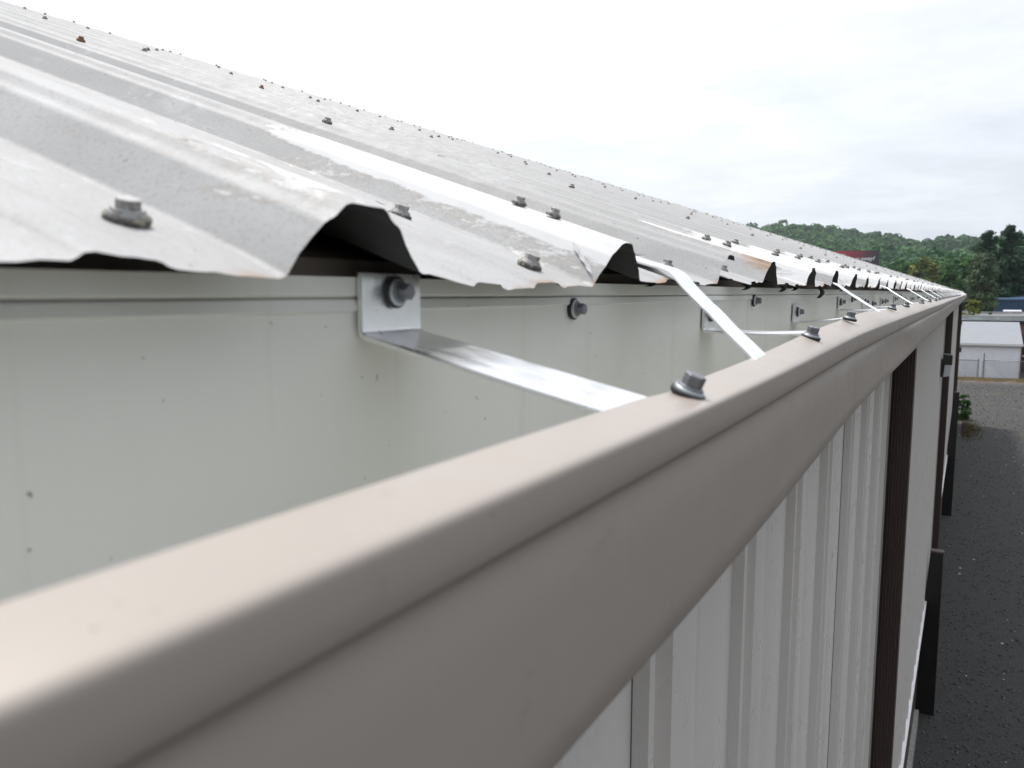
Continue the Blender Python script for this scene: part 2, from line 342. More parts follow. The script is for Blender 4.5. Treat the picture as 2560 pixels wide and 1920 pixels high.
# screws -----------------------------------------------------------
def screw_mesh(name, mh, mr, mw, rw=.0095, rf=.0068, hx=.0055, hh=.0065, rnd=0.):
    """hex head + flange + metal washer + rubber; axis along +Z; one mesh, three materials"""
    me = bpy.data.meshes.new(name); b = bmesh.new()
    def ring(r, z, n, ph=0.): return [b.verts.new((r*math.cos(2*math.pi*k/n + ph), r*math.sin(2*math.pi*k/n + ph), z)) for k in range(n)]
    def tube(rs, mi, n, ph=0.):
        prev = None
        for r, z in rs:
            cur = ring(r, z, n, ph)
            if prev:
                for k in range(n): f = b.faces.new((prev[k], prev[(k+1) % n], cur[(k+1) % n], cur[k])); f.material_index = mi; f.smooth = n > 8
            prev = cur
        f = b.faces.new(prev); f.material_index = mi
    n = 20
    tube([(rw*.96, -.0014), (rw*1.03, .0), (rw*1.03, .0014), (rw*.97, .0020), (rw*.88, .0021)], 1, n)
    tube([(rw*.90, .0017), (rw*.88, .0027), (rf*1.1, .0036)], 2, n)
    tube([(rf, .0034), (rf*1.0, .0044), (rf*.86, .0050)], 0, n)
    tube([(hx*1.06, .0048), (hx*1.06, .0048 + hh*.9), (hx*.94, .0048 + hh)], 0, 6, .3)
    b.to_mesh(me); b.free()
    for m in (mh, mr, mw): me.materials.append(m)
    return me
S_roof = screw_mesh('roof_screw', M_zincl, M_rubw, M_zincl, .0094, .0072, .0054, .0042)
S_rust = screw_mesh('roof_screw_rusty', M_rust, M_rust, M_rust, .0092, .0074, .0055, .0050)
S_lip = screw_mesh('lip_screw', M_zinc, M_rub, M_wash, .0094, .0072, .0054, .0066)
S_back = screw_mesh('back_screw', M_zinc, M_rub, M_wash, .0086, .0062, .0044, .0060)
RN = Vector((SL, 0, 1)).normalized(); RQ = RN.to_track_quat('Z', 'Y')
scr = []
def rscrew(x, y, h, rusty=False, big=1.): scr.append((x, y, h, rusty, big))
for q in ((-.3068, .2057, 0), (-.401, .507, 0), (-.288, .5189, 0), (-.2998, .8584, 0), (-.347, .6060, .0325, False, .72), (-.313, .6060, .0325, False, .72), (-.347, 1.171, .0325, False, .75), (-.315, 1.168, .0325, False, .75), (-.30, 1.09, 0), (-.30, 1.075 + .31, 0)): rscrew(*q)
for k in range(7, len(RIB)-2): rscrew(-.30 + random.uniform(-.012, .012), RIB[k] - .09 + random.uniform(-.01, .01), 0)
for k in range(6, len(RIB)-2, 1):
    if k % 3 == 0 or k < 14:
        rscrew(-.33 + random.uniform(-.02, .02), RIB[k], .0325, False, .75); rscrew(-.39 + random.uniform(-.02, .02), RIB[k], .0325, False, .75)
for k in range(4, len(RIB)-1, 3):           # stitch screws up the lapped ribs
    for r_ in range(10):
        rx = (-.83, -1.40, -1.98, -2.55, -3.1, -3.7, -4.25, -4.8, -5.35, -5.8)[r_] + random.uniform(-.05, .05)
        if k == 4: rx = (-.873, -1.50, -2.12, -2.60, -3.1, -3.7, -4.25, -4.8, -5.35, -5.8)[r_]
        rscrew(rx, RIB[k] + random.uniform(-.004, .004), .0325, rusty=(k == 4 and r_ in (1, 2, 3)) or (k == 7 and r_ == 2) or random.random() < .12, big=.85 if r_ < 3 else 1.0)
    for r_ in (4, 8):
        if k + 1 < len(RIB): rscrew((-.83, -1.40, -1.98, -2.55, -3.1, -3.7, -4.25, -4.8, -5.35, -5.8)[r_] + .2, RIB[k+1], .0325, rusty=random.random() < .1)
scr.sort(key=lambda s: s[0]**2 + s[1]**2)
rest = MB()
for k, (x, y, h, ru, bg) in enumerate(scr):
    z = zroof(x, h/.944) + float(eave_dz(y))*math.exp(-(-.25 - x)/.12) + .0008
    if k < 290:
        o = link('roof_screw', S_rust if ru else S_roof, roof, (x, y, z)); o.rotation_mode = 'QUATERNION'
        from mathutils import Quaternion
        o.rotation_quaternion = Quaternion(Vector((random.uniform(-.06, .06), random.uniform(-.06, .06), 1)).normalized().cross(Vector((0, 0, 1))), .08) @ RQ @ Quaternion((0, 0, 1), random.uniform(0, 6)) 
        o.scale = (bg, bg, bg)
    else: rest.cyl((x, y, z), Vector((x, y, z)) + RN*.003, .012, .012, 8); rest.cyl(Vector((x, y, z)) + RN*.003, Vector((x, y, z)) + RN*.014, .008, .008, 6)
if rest.n: link('roof_screw', rest.mesh('roof_screw_far', M_zincl), roof)['kind'] = 'stuff'

# drip scraps hanging from the eave ----------------------------------
def scrap(y, w, l, x=-.262):
    b = MB(); n = 7; pts = []
    for k in range(n):
        t = k/(n-1); pts.append((x + .006*math.sin(t*3), zroof(x) - .002 - l*t, w*(.55 + .6*math.sin(t*3.0))*(1 - .3*t), y + w*.5*math.sin(t*4)))
    vs = []
    for px, pz, ww, yy in pts: vs += [(px + .003, yy - ww/2, pz), (px + .003, yy + ww/2, pz), (px - .003, yy + ww/2, pz), (px - .003, yy - ww/2, pz)]
    fs = []
    for k in range(n-1):
        a = 4*k
        for q in range(4): fs.append((a + q, a + (q+1) % 4, a + 4 + (q+1) % 4, a + 4 + q))
    fs += [(3, 2, 1, 0), tuple(4*(n-1) + q for q in range(4))]
    b.add(vs, fs); link('closure_scrap', b.mesh('closure_scrap', M_foam, True, 50), B)
for y, w, l in ((.70, .007, .006), (1.06, .008, .008), (1.29, .008, .010), (1.39, .007, .008), (1.66, .020, .022), (1.95, .012, .008)): scrap(y, w, l)
# crumpled strip of old seam tape on the near side of the third full rib
tp = MB(); vs = []; n = 26
for k in range(n):
    t = k/(n-1); s_ = .004 + .034*t
    yb = RIB[3] - .047 + .012*t; h = (yb - (RIB[3] - .050))/.0225*.0245
    x = -.25 - .002 - s_*.62 + .0006*math.sin(k*.7)
    for w_ in (0, 1, 2):
        yy = yb + .0030*w_; hh = (yy - (RIB[3] - .050))/.0225*.0245 + .0012 + .0004*math.sin(k*.6 + w_*2)
        vs.append((x - .002*w_, yy, zroof(x, hh/.944) + float(eave_dz(yy))*.8))
tp.add(vs, [(3*k + a, 3*k + a + 1, 3*k + a + 4, 3*k + a + 3) for k in range(n-1) for a in (0, 1)])
link('seam_tape', tp.mesh('seam_tape', Mat('old_tape', (.52, .52, .52), .7).m), B)
# flat clip lying on the roof between ribs
cl = MB(); cl.box((-.341, .835, zroof(-.341) + .002), (-.331, .875, zroof(-.341) + .0035)); link('roof_clip', cl.mesh('roof_clip', M_strap), B)

# fascia (band above the gutter back) --------------------------------
fa = MB(); fa.prism_y([(-.2785, .0083), (-.2785, -.0010), (-.2800, -.0022), (-.2960, -.0022), (-.2960, .0083)], -3.5, Y_END)
link('eave_trim', fa.mesh('eave_trim', M_white), B)

# wall ----------------------------------------------------------------
HB = -3.75; XW = -.28; P0 = .392
def wall_profile(y):            # one rib period, steep near side, 15 mm top, long soft far side
    return [(y, 0), (y + .004, .0170), (y + .020, .0170), (y + .026, -.020), (y + .062, -.0235), (y + .080, .0160), (y + .088, .0), (y + .222, 0), (y + .227, .003), (y + .262, .003), (y + .267, 0), (y + .30, 0), (y + .333, 0)]
def wall_panel(nr=2):
    pr = []
    for k in range(nr): pr += wall_profile(k*P0)
    pr.append((nr*P0 + .0005, 0)); zs = [-.16, -1.2, -2.4, HB]; vs = []
    for z in zs: vs += [(h, y, z) for y, h in pr]
    n = len(pr); fs = [(r*n + k, r*n + n + k, r*n + n + k + 1, r*n + k + 1) for r in range(len(zs)-1) for k in range(n-1)]
    b = MB(); b.add(vs, fs); return b.mesh('wall_panel', M_wall)
wm = wall_panel(); y = .725 - 10*P0; k = 0
while y < 35.3:
    link('wall_panel', wm, B, (XW + (.0012 if k % 2 else 0), y, 0)); y += 2*P0; k += 1
wc = MB(); wc.box((-11.7, -3.4, HB), (-.306, 35.8, -.19)); link('wall_core', wc.mesh('wall_core', M_wall), B)
M_ptrim = Mat('pale_trim', (.46, .43, .40), .4).m
for ya, yb in ((3.500, 3.535), (11.60, 11.68), (35.3, 35.8)):
    tr = MB(); tr.box((XW - .002, ya, HB), (XW + .021, yb, -.165)); link('wall_trim', tr.mesh('wall_trim', M_ptrim), B)
fb = MB(); fb.prism_y([(XW - .004, HB + .006), (XW + .034, HB - .004), (XW + .034, HB - .022), (XW - .004, HB - .022)], -3.4, 35.8); link('base_flashing', fb.mesh('base_flashing', M_flash), B)
lw = MB(); lw.box((-11.7, -3.4, -5.2), (-.296, 35.8, HB - .023)); link('base_wall', lw.mesh('base_wall', M_brown), B)
ft = MB(); ft.box((-.32, -3.4, -5.2), (-.250, 10.2, -5.02)); link('footing', ft.mesh('footing', M_conc), B)

# ---------------------------------------------------------------- gutter
G = thing('gutter', 'tan box gutter with an off-white inside hung along the eave under the roof edge', 'gutter')
def gx(y): return -.012*smooth01((y - .30)/.9) + .0010*np.sin(y*3.1 + .4)*smooth01((y - .3)/1.) + .0030*np.sin(y*1.3 + 2)*smooth01((y - 1.2)/1.5)
def gdip(y): return -.0016*np.exp(-((y - .398)/.035)**2)
def s2(y): return smooth01((y - .30)/1.2)
PF = [(-.1285, -.0565, .5), (-.1325, -.0540, .8), (-.1345, -.0518, 1), (-.1338, -.0503, 1), (-.1290, -.0512, .85), (-.1210, -.0531, .6), (-.1135, -.0550, .3), (-.1118, -.0556, .12), (-.1107, -.0564, 0), (-.1100, -.0576, 0),
      (-.1098, -.0592, 0), (-.1097, -.0665, 0), (-.1100, -.0722, 0), (-.1106, -.0738, 0), (-.1122, -.0752, 0), (-.1138, -.0764, 0), (-.1142, -.0780, 0), (-.1138, -.0810, 0), (-.1128, -.0880, 0), (-.1120, -.0960, 0), (-.1119, -.1050, 0), (-.1118, -.1150, 0),
      (-.1118, -.1300, 0), (-.1119, -.1450, 0), (-.1120, -.1585, 0), (-.1128, -.1600, 0), (-.1150, -.1608, 0)]
PB = [(-.1150, -.1585, 0), (-.20, -.1605, 0), (-.2775, -.1590, 0), (-.2800, -.1560, 0), (-.2803, -.1000, 0), (-.2803, -.0500, 0), (-.2803, -.0100, 0), (-.2796, -.0094, 0), (-.2780, -.0088, 0), (-.2793, -.0036, 0), (-.2812, -.0026, 0)]
PI = [(-.1300, -.0580, .5), (-.1165, -.0610, .1), (-.1150, -.0760, 0), (-.1165, -.0790, 0), (-.1150, -.1000, 0), (-.1150, -.1400, 0), (-.1160, -.1580, 0)]
def gutter_ys(a, b):
    ys = [a]; 
    while ys[-1] < b: ys.append(ys[-1] + max(.012, .03*abs(ys[-1])))
    ys[-1] = b; return np.array(ys)
def sweep(prof, ys, mat, name, out=0., back=False):
    n = len(prof); vs = []
    for y in ys:
        xs = float(gx(y)); t = float(s2(y)); dp = float(gdip(y))
        for x, z, w in prof:
            f = min(1., max(0., (x + .2803)/.15)) if back else 1.
            dent = 0.
            if z < -.078 and z > -.159 and not back:
                e = (z + .078)/-.081; dent = math.sin(min(1, e)*math.pi)*(.0022*math.sin(y*4.3 + z*30)*math.exp(-((y - 2.0)/1.3)**2) + .0012*math.sin(y*2.1 + 1)*min(1, y))
            zz = z + w*t*.017 + (1 - w)*t*(.004 if z > -.06 else (-.001 if z > -.085 else .004))*(0 if back and x < -.2 else 1) + w*dp
            lipw = w*.0014*math.sin(y*9.0 + .6)*min(1, max(0, (y - .35)*2))
            vs.append((x + xs*f - .010*w*t + out + dent + lipw*.8, y, zz + lipw))
    fs = [(j*n + k, j*n + k + 1, j*n + n + k + 1, j*n + n + k) for j in range(len(ys)-1) for k in range(n-1)]
    b = MB(); b.add(vs, fs); me = b.mesh(name, mat, True, 40); return me
cuts = [-3.4, -1.9, 1.12, 4.15, 7.2, 10.2, 13.25, 16.3, 19.3, 22.4, 25.4, 28.4, 31.5, 34.0, Y_END]
for k in range(len(cuts)-1):
    ys = gutter_ys(cuts[k] - (.02 if k else 0), cuts[k+1])
    sec = link('gutter_section', sweep(PF, ys, M_tan, 'gutter_section', .00015*((k+1) % 2)), G)
    link('liner', sweep(PI, ys, M_white, 'liner', -.0006*(k % 2)), sec); link('back_plate', sweep(PB, ys, M_white, 'back_plate', .0006*(k % 2), True), sec)
ec = MB(); ec.prism_y([(x + float(gx(36.)), z) for x, z, w in PF[3:]] + [(-.28, -.161), (-.28, -.003)], Y_END, Y_END + .004); link('end_cap', ec.mesh('end_cap', M_tan), G)

def ribbon(path, wy, th):
    """flat bar swept along a path of (x, y, z); width along Y"""
    b = MB(); vs = []; n = len(path)
    for k, p in enumerate(path):
        a = path[max(0, k-1)]; c = path[min(n-1, k+1)]; dx = c[0]-a[0]; dz = c[2]-a[2]; l = math.hypot(dx, dz) or 1; nx, nz = -dz/l*th/2, dx/l*th/2
        w = wy if isinstance(wy, (int, float)) else wy[k]; c_ = th*.25
        vs += [(p[0] + nx*.4, p[1] - w/2, p[2] + nz*.4), (p[0] + nx, p[1] - w/2 + c_, p[2] + nz), (p[0] + nx, p[1] + w/2 - c_, p[2] + nz), (p[0] + nx*.4, p[1] + w/2, p[2] + nz*.4),
               (p[0] - nx*.4, p[1] + w/2, p[2] - nz*.4), (p[0] - nx, p[1] + w/2 - c_, p[2] - nz), (p[0] - nx, p[1] - w/2 + c_, p[2] - nz), (p[0] - nx*.4, p[1] - w/2, p[2] - nz*.4)]
    fs = [(8*k + q, 8*k + (q+1) % 8, 8*k + 8 + (q+1) % 8, 8*k + 8 + q) for k in range(n-1) for q in range(8)]
    fs += [tuple(range(8))[::-1], tuple(8*(n-1) + q for q in range(8))]
    b.add(vs, fs); return b
def lip_point(y): return (-.134 + float(gx(y)) - .010*float(s2(y)), -.0503 + .017*float(s2(y)) + float(gdip(y)))
# hangers that span the trough: a tab screwed to the back plate, a bar running out under the lip
HANG = [(.340, .0105, -.0225, .052), (.955, -.0110, -.0450, .052), (1.515, -.0195, -.0530, .056), (2.07, -.0070, -.0400, .05), (2.58, -.0140, -.0400, .05), (3.12, -.0170, -.0480, .05)]
HANG += [(-.27, .008, -.025, .052), (-.86, .006, -.027, .052), (-1.45, .008, -.025, .052)]
y = 3.68
while y < 35: HANG.append((y, -.010 - .008*((len(HANG)*7) % 3)/2, -.043 - .008*((len(HANG)*7) % 3)/2, .05)); y += .555 + random.uniform(-.04, .04)
for hi, (hy, zt, zb, w) in enumerate(HANG):
    lx, lz = lip_point(hy); th = .0032; x0 = -.2765
    bar = [(x0, hy, zt), (x0, hy, (zt + zb)/2), (x0, hy, zb + .004), (x0 + .0006, hy, zb + .0012), (x0 + .004, hy, zb - .0008)]
    ex, ez = lx + .006, lz - .0040
    for t in (.1, .25, .4, .55, .7, .85, 1): bar.append((x0 + .004 + (ex - x0 - .004)*t, hy, zb - .0008 + (ez - zb + .0008)*t - (.002*math.sin(t*math.pi) if hi else 0)))
    bar.append((lx + .009, hy, ez - .004))
    h = link('hanger_bracket', ribbon(bar, w, th).mesh('hanger_bracket', M_alu, True, 40), G)
    if hi < 30:
        sz = (zt + zb)/2 + (.0065 if hi == 0 else .002)
        so = link('screw', S_back, h, (x0 + th/2 + .0012, hy + .001, sz), (0, R(90), 0)); so.rotation_euler = (random.uniform(-.05, .05), R(90 + random.uniform(-4, 4)), 0)
        ly = {0: .398, 1: .83, 2: 1.20, 3: 1.92, 4: 2.36}.get(hi, hy + random.uniform(-.03, .03)); lx, lz = lip_point(ly)
        o = link('lip_screw', S_lip, h, (lx + .0090, ly, lz + (-.0010 if hi == 0 else -.0012))); tilt = (24 if hi == 0 else 13)
        o.rotation_euler = (R(random.uniform(-4, 4)), R(tilt + random.uniform(-3, 3)), 0)
# screws straight through the back plate
for sy, sz in ((.5747, -.0126), (1.19, -.0112), (2.32, -.016), (2.85, -.034), (3.30, -.030), (3.95, -.012), (4.9, -.030)):
    link('back_screw', S_back, G, (-.2782, sy, sz), (0, R(90), 0))
# long painted straps from the roof trough over the eave down to the lip
STR = [(.756, .612, .038), (1.775, 1.700, .036), (2.90, 2.80, .036), (3.95, 3.85, .036)]
STR += [(-.40, -.54, .038), (-1.52, -1.64, .038)]
y = 5.05
while y < 35: STR.append((y, y - .09, .036)); y += 1.09 + random.uniform(-.05, .05)
for ry, ly, w in STR:
    lx, lz = lip_point(ly); e = .0055
    key = [(-.46, ry + .05, zroof(-.46, .004)), (-.36, ry + .035, zroof(-.36, e)), (-.30, ry + .02, zroof(-.30, e + .001)), (-.262, ry, .0241), (-.2392, ry - (ry-ly)*.21, .0162), (-.2240, ry - (ry-ly)*.33, .0055), (-.2015, ry - (ry-ly)*.49, -.0088), (-.189, ry - (ry-ly)*.58, -.0161), (-.169, ry - (ry-ly)*.74, -.0286), (-.151, ry - (ry-ly)*.875, -.0390), (-.1365, ly, -.0470)]
    dx = lx + .0010 - key[-1][0]; dz = lz - .0015 - key[-1][2]; base = key[4][0]
    kk = [(a[0] + dx*max(0, (a[0] - base)/(key[-1][0] - base)), a[1], a[2] + dz*max(0, (a[0] - base)/(key[-1][0] - base))) for a in key]
    kk.append((kk[-1][0] + .010, ly - .01, kk[-1][2] - .008))
    P = np.array(kk); t = np.arange(len(P)); tt = np.linspace(0, len(P)-1, 44)
    def cr(c):                  # catmull-rom
        o = []
        for u in tt:
            i_ = min(int(u), len(c)-2); f = u - i_; p0 = c[max(i_-1, 0)]; p1 = c[i_]; p2 = c[i_+1]; p3 = c[min(i_+2, len(c)-1)]
            o.append(.5*((2*p1) + (-p0+p2)*f + (2*p0-5*p1+4*p2-p3)*f*f + (-p0+3*p1-3*p2+p3)*f**3))
        return o
    path = list(zip(cr(P[:, 0]), cr(P[:, 1]), cr(P[:, 2])))
    link('gutter_strap', ribbon(path, w, .0036).mesh('gutter_strap', M_strap, True, 40), G)

# ---------------------------------------------------------------- downspouts, guards, wall lights
def downspout(y0, x1, label, group='brown downspouts down the tan wall'):
    o = thing('downspout', label, 'downspout', (0, 0, 0), group)
    n = 7; pts = []; x0 = XW + .018
    for k in range(n*4 + 1):
        t = k/(n*4); ph = (k % 4); pts.append((x0 + (x1 - x0)*t, y0 + (.0 if ph in (0, 1) else .006)))
    pts += [(x1 + .004, y0 + .012), (x1, y0 + .11), (x0, y0 + .11)]
    b = MB(); b.prism_z(pts, HB - .02, -.175); link('pipe', b.mesh('downspout_pipe', M_brown), o)
downspout(3.56, -.180, 'wide fluted brown downspout on the tan wall, nearest the camera and streaked with droppings')
downspout(11.75, -.183, 'second fluted brown downspout along the wall, running down behind the nearest wall light')
downspout(24.5, -.177, 'farthest brown downspout at the end of the wall beside the view to the white shed')
def guard(y, tl, tr, bl, br_, top, label):
    o = thing('pipe_guard', label, 'pipe guard', (0, 0, 0), 'black steel guards at the foot of the wall')
    g = MB(); g.prism_y([(bl, -5.2), (br_, -5.2), (tr, top), (tl, top), (min(tl, -.28), HB - .1)], y, y + .10); link('channel', g.mesh('guard_channel', M_guard), o)
    g = MB(); g.box((tl, y - .006, top), (tr + .004, y + .106, top + .022)); link('cap', g.mesh('guard_cap', M_brown), o)
guard(10.5, -.239, -.101, -.300, -.092, -3.13, 'tall black steel guard standing at the wall foot, the nearer of the two')
guard(20.6, -.200, -.0896, -.300, -.092, -2.29, 'black steel guard at the wall foot near the green bush, the farther of the two')
def wall_light(y, x1, zt, zb, label):
    o = thing('wall_light', label, 'wall light', (0, 0, 0), 'wall lights on the tan wall'); h = zt - zb; x0 = XW + .02
    a = MB(); a.box((x0 - .002, y, zb), (x0 + .02, y + .25, zt - h*.25)); link('back_plate', a.mesh('light_back_plate', M_house), o)
    a = MB(); a.prism_y([(x0 + .015, zt), (x1 - .01, zt - .01), (x1, zt - .02), (x1, zt - h*.46), (x0 + .04, zt - h*.46), (x0 + .015, zb)], y + .01, y + .24); link('housing', a.mesh('light_housing', M_house), o)
    a = MB(); a.prism_y([(x0 + .04, zt - h*.465), (x1 - .006, zt - h*.465), (x1 - .02, zb + .015), (x0 + .03, zb)], y, y + .25); link('lens', a.mesh('light_lens', M_lens), o)
wall_light(10.75, -.145, -.735, -1.01, 'dark wall pack light with a clear lens on the tan wall, nearest one')
wall_light(27.9, -.178, -.83, -1.13, 'small dark wall light with a pale lens past the farthest downspout')
o = thing('junction_box', 'small black box on the wall below the farthest wall light', 'junction box')
a = MB(); a.box((-.27, 28, -1.83), (-.152, 28.15, -1.68)); a.box((-.27, 28.02, -1.86), (-.23, 28.13, -1.65)); link('box', a.mesh('junction_box', M_house), o)

# ---------------------------------------------------------------- shed, fence, far buildings
M_sid = Mat('white_siding', (.86, .86, .88), .6); M_sid.var(.08, 3); M_sid = M_sid.m
sh_m = Mat('pale_shingles', (.32, .33, .355), .9); sh_m.over(sh_m.rng(sh_m.noise(3.5, 5, .7, (1, 3, 6)), .5, .62, 0, .6), (.28, .29, .305)); sh_m.over(sh_m.rng(sh_m.noise(14, 2, .5, (1, .3, 3)), .55, .6, 0, .3), (.285, .295, .315)); M_sh = sh_m.m
M_trim = Mat('shed_trim', (.66, .67, .64), .5).m
def shed():
    o = thing('shed', 'white clapboard shed with a pale shingled roof behind the chain link fence', 'shed', (2.83, 56.39, -5.2)); o.rotation_euler = (0, 0, R(4))
    W = -6.2; D = 4.6; H = 1.98
    b = MB(); b.box((W, .03, 0), (-.03, D, H)); b.prism_x([(.0, H), (D, H), (D/2, H + 1.35)], W + .05, -.05); link('wall', b.mesh('shed_wall', M_sid), o)
    n = 20; hh = H/n
    for k in range(n):
        q = MB(); q.prism_x([(.03, k*hh + .022), (-.028, k*hh + .022), (.012, (k+1)*hh), (.03, (k+1)*hh)], W + .05, -.06); link('siding_board', q.mesh('siding_board', M_sid), o)
    q = MB(); q.box((-.09, -.02, 0), (0, .06, H)); q.box((W, -.02, 0), (W + .09, .06, H)); link('corner_board', q.mesh('corner_board', M_trim), o)
    q = MB(); q.prism_x([(-.12, H + .14), (D/2, H + 1.40), (D + .12, H + .14), (D + .12, H + .06), (D/2, H + 1.31), (-.12, H + .06)], W - .1, .08); rf = link('roof', q.mesh('shed_roof', M_sh), o)
    ns = 11; sl = math.atan2(1.26, D/2 + .12)
    for k in range(ns):                      # courses of shingles, each a thin wedge
        t0 = k/ns; t1 = (k+1)/ns; y0, z0 = -.12 + (D/2 + .12)*t0, H + .14 + 1.26*t0; y1, z1 = -.12 + (D/2 + .12)*t1, H + .14 + 1.26*t1
        q = MB(); q.prism_x([(y0, z0 + .003), (y0, z0 + .011), (y1, z1 + .005), (y1, z1 + .003)], W - .1, .08); link('shingle_course', q.mesh('shingle_course', M_sh), rf)
    q = MB(); q.box((W - .14, -.20, H + .01), (.12, -.121, H + .125)); link('gutter', q.mesh('shed_gutter', M_trim), o)
shed()
M_galv = Mat('galvanised_pipe', (.22, .22, .25), .5, .6).m
M_gpale = Mat('galvanised_post', (.36, .36, .42), .5, .6).m
def fence():
    o = thing('chain_link_fence', 'low grey chain link fence with a gate post in front of the white shed', 'fence', (0, 54.6, -5.2)); o.rotation_euler = (0, 0, R(8))
    top = 1.17
    q = MB(); q.cyl((-8, 0, top), (.66, 0, top), .022); link('rail', q.mesh('fence_rail', M_galv), o)
    q = MB(); q.cyl((.93, 0, top + .02), (9, 0, top + .02), .022); link('rail', q.mesh('fence_rail', M_galv), o)
    for x, h, r, m in ((.66, 1.27, .036, M_gpale), (.93, 1.62, .032, M_galv), (-2.2, 1.2, .03, M_galv), (4.1, 1.2, .03, M_galv), (7.2, 1.2, .03, M_galv)):
        q = MB(); q.cyl((x, 0, 0), (x, 0, h), r, r, 10); q.cyl((x, 0, h), (x, 0, h + .03), r*1.15, r*.4, 10); link('post', q.mesh('fence_post', m), o)
    for x in (.60, .86, .99):
        q = MB(); q.cyl((x, 0, .02), (x, 0, top), .009, .009, 6); link('tension_bar', q.mesh('tension_bar', M_galv), o)
    q = MB()
    for x in (.93,):
        for z in (.15, .45, .75, 1.02): q.box((x - .05, -.03, z), (x + .05, .03, z + .02))
    link('tie_band', q.mesh('tie_band', M_galv), o)
    for a, b in ((-8, .62), (.97, 9)):
        s = .085; n = int((b - a)/s) + int(top/s); r = .0032; vs = []; fs = []
        for d in (1, -1):
            for k in range(n):
                x0 = a + k*s - (top if d > 0 else 0); x1 = x0 + top; z0, z1 = (.03, top) if d > 0 else (top, .03)
                ca = max(0, (a - x0)/(x1 - x0)); cb = min(1, (b - x0)/(x1 - x0))
                if cb <= ca: continue
                p0 = (x0 + (x1-x0)*ca, z0 + (z1-z0)*ca); p1 = (x0 + (x1-x0)*cb, z0 + (z1-z0)*cb); i0 = len(vs); dy = .004*d
                vs += [(p0[0], dy, p0[1] - r*1.4), (p0[0], dy, p0[1] + r*1.4), (p1[0], dy, p1[1] + r*1.4), (p1[0], dy, p1[1] - r*1.4), (p0[0], dy + .005, p0[1]), (p1[0], dy + .005, p1[1])]
                fs += [(i0, i0+3, i0+2, i0+1), (i0+1, i0+2, i0+5, i0+4), (i0, i0+4, i0+5, i0+3)]
        q = MB(); q.add(vs, fs); link('wire_mesh', q.mesh('wire_mesh', M_galv), o)['kind'] = 'stuff'
fence()
M_brick = Mat('brown_brick', (.20, .115, .095), .9); M_brick.var(.35, 4, (1, 1, 4)); M_brick = M_brick.m
M_fas = Mat('grey_green_fascia', (.40, .43, .42), .5); M_fas.over(M_fas.rng(M_fas.noise(1.2, 5, .7, (1, 1, 3)), .45, .6, 0, .8), (.27, .29, .28)); M_fas.over(M_fas.rng(M_fas.noise(1.4, 4, .6, (1, 1, 2), loc=(5, 0, 0)), .6, .68), (.60, .58, .57)); M_fas = M_fas.m
M_grvl = Mat('roof_gravel', (.20, .19, .19), .95); M_grvl.var(.3, 1.5); M_grvl = M_grvl.m
M_blue = Mat('blue_steel', (.035, .085, .16), .5); M_blue.var(.25, .8, (1, 1, .3)); M_blue = M_blue.m
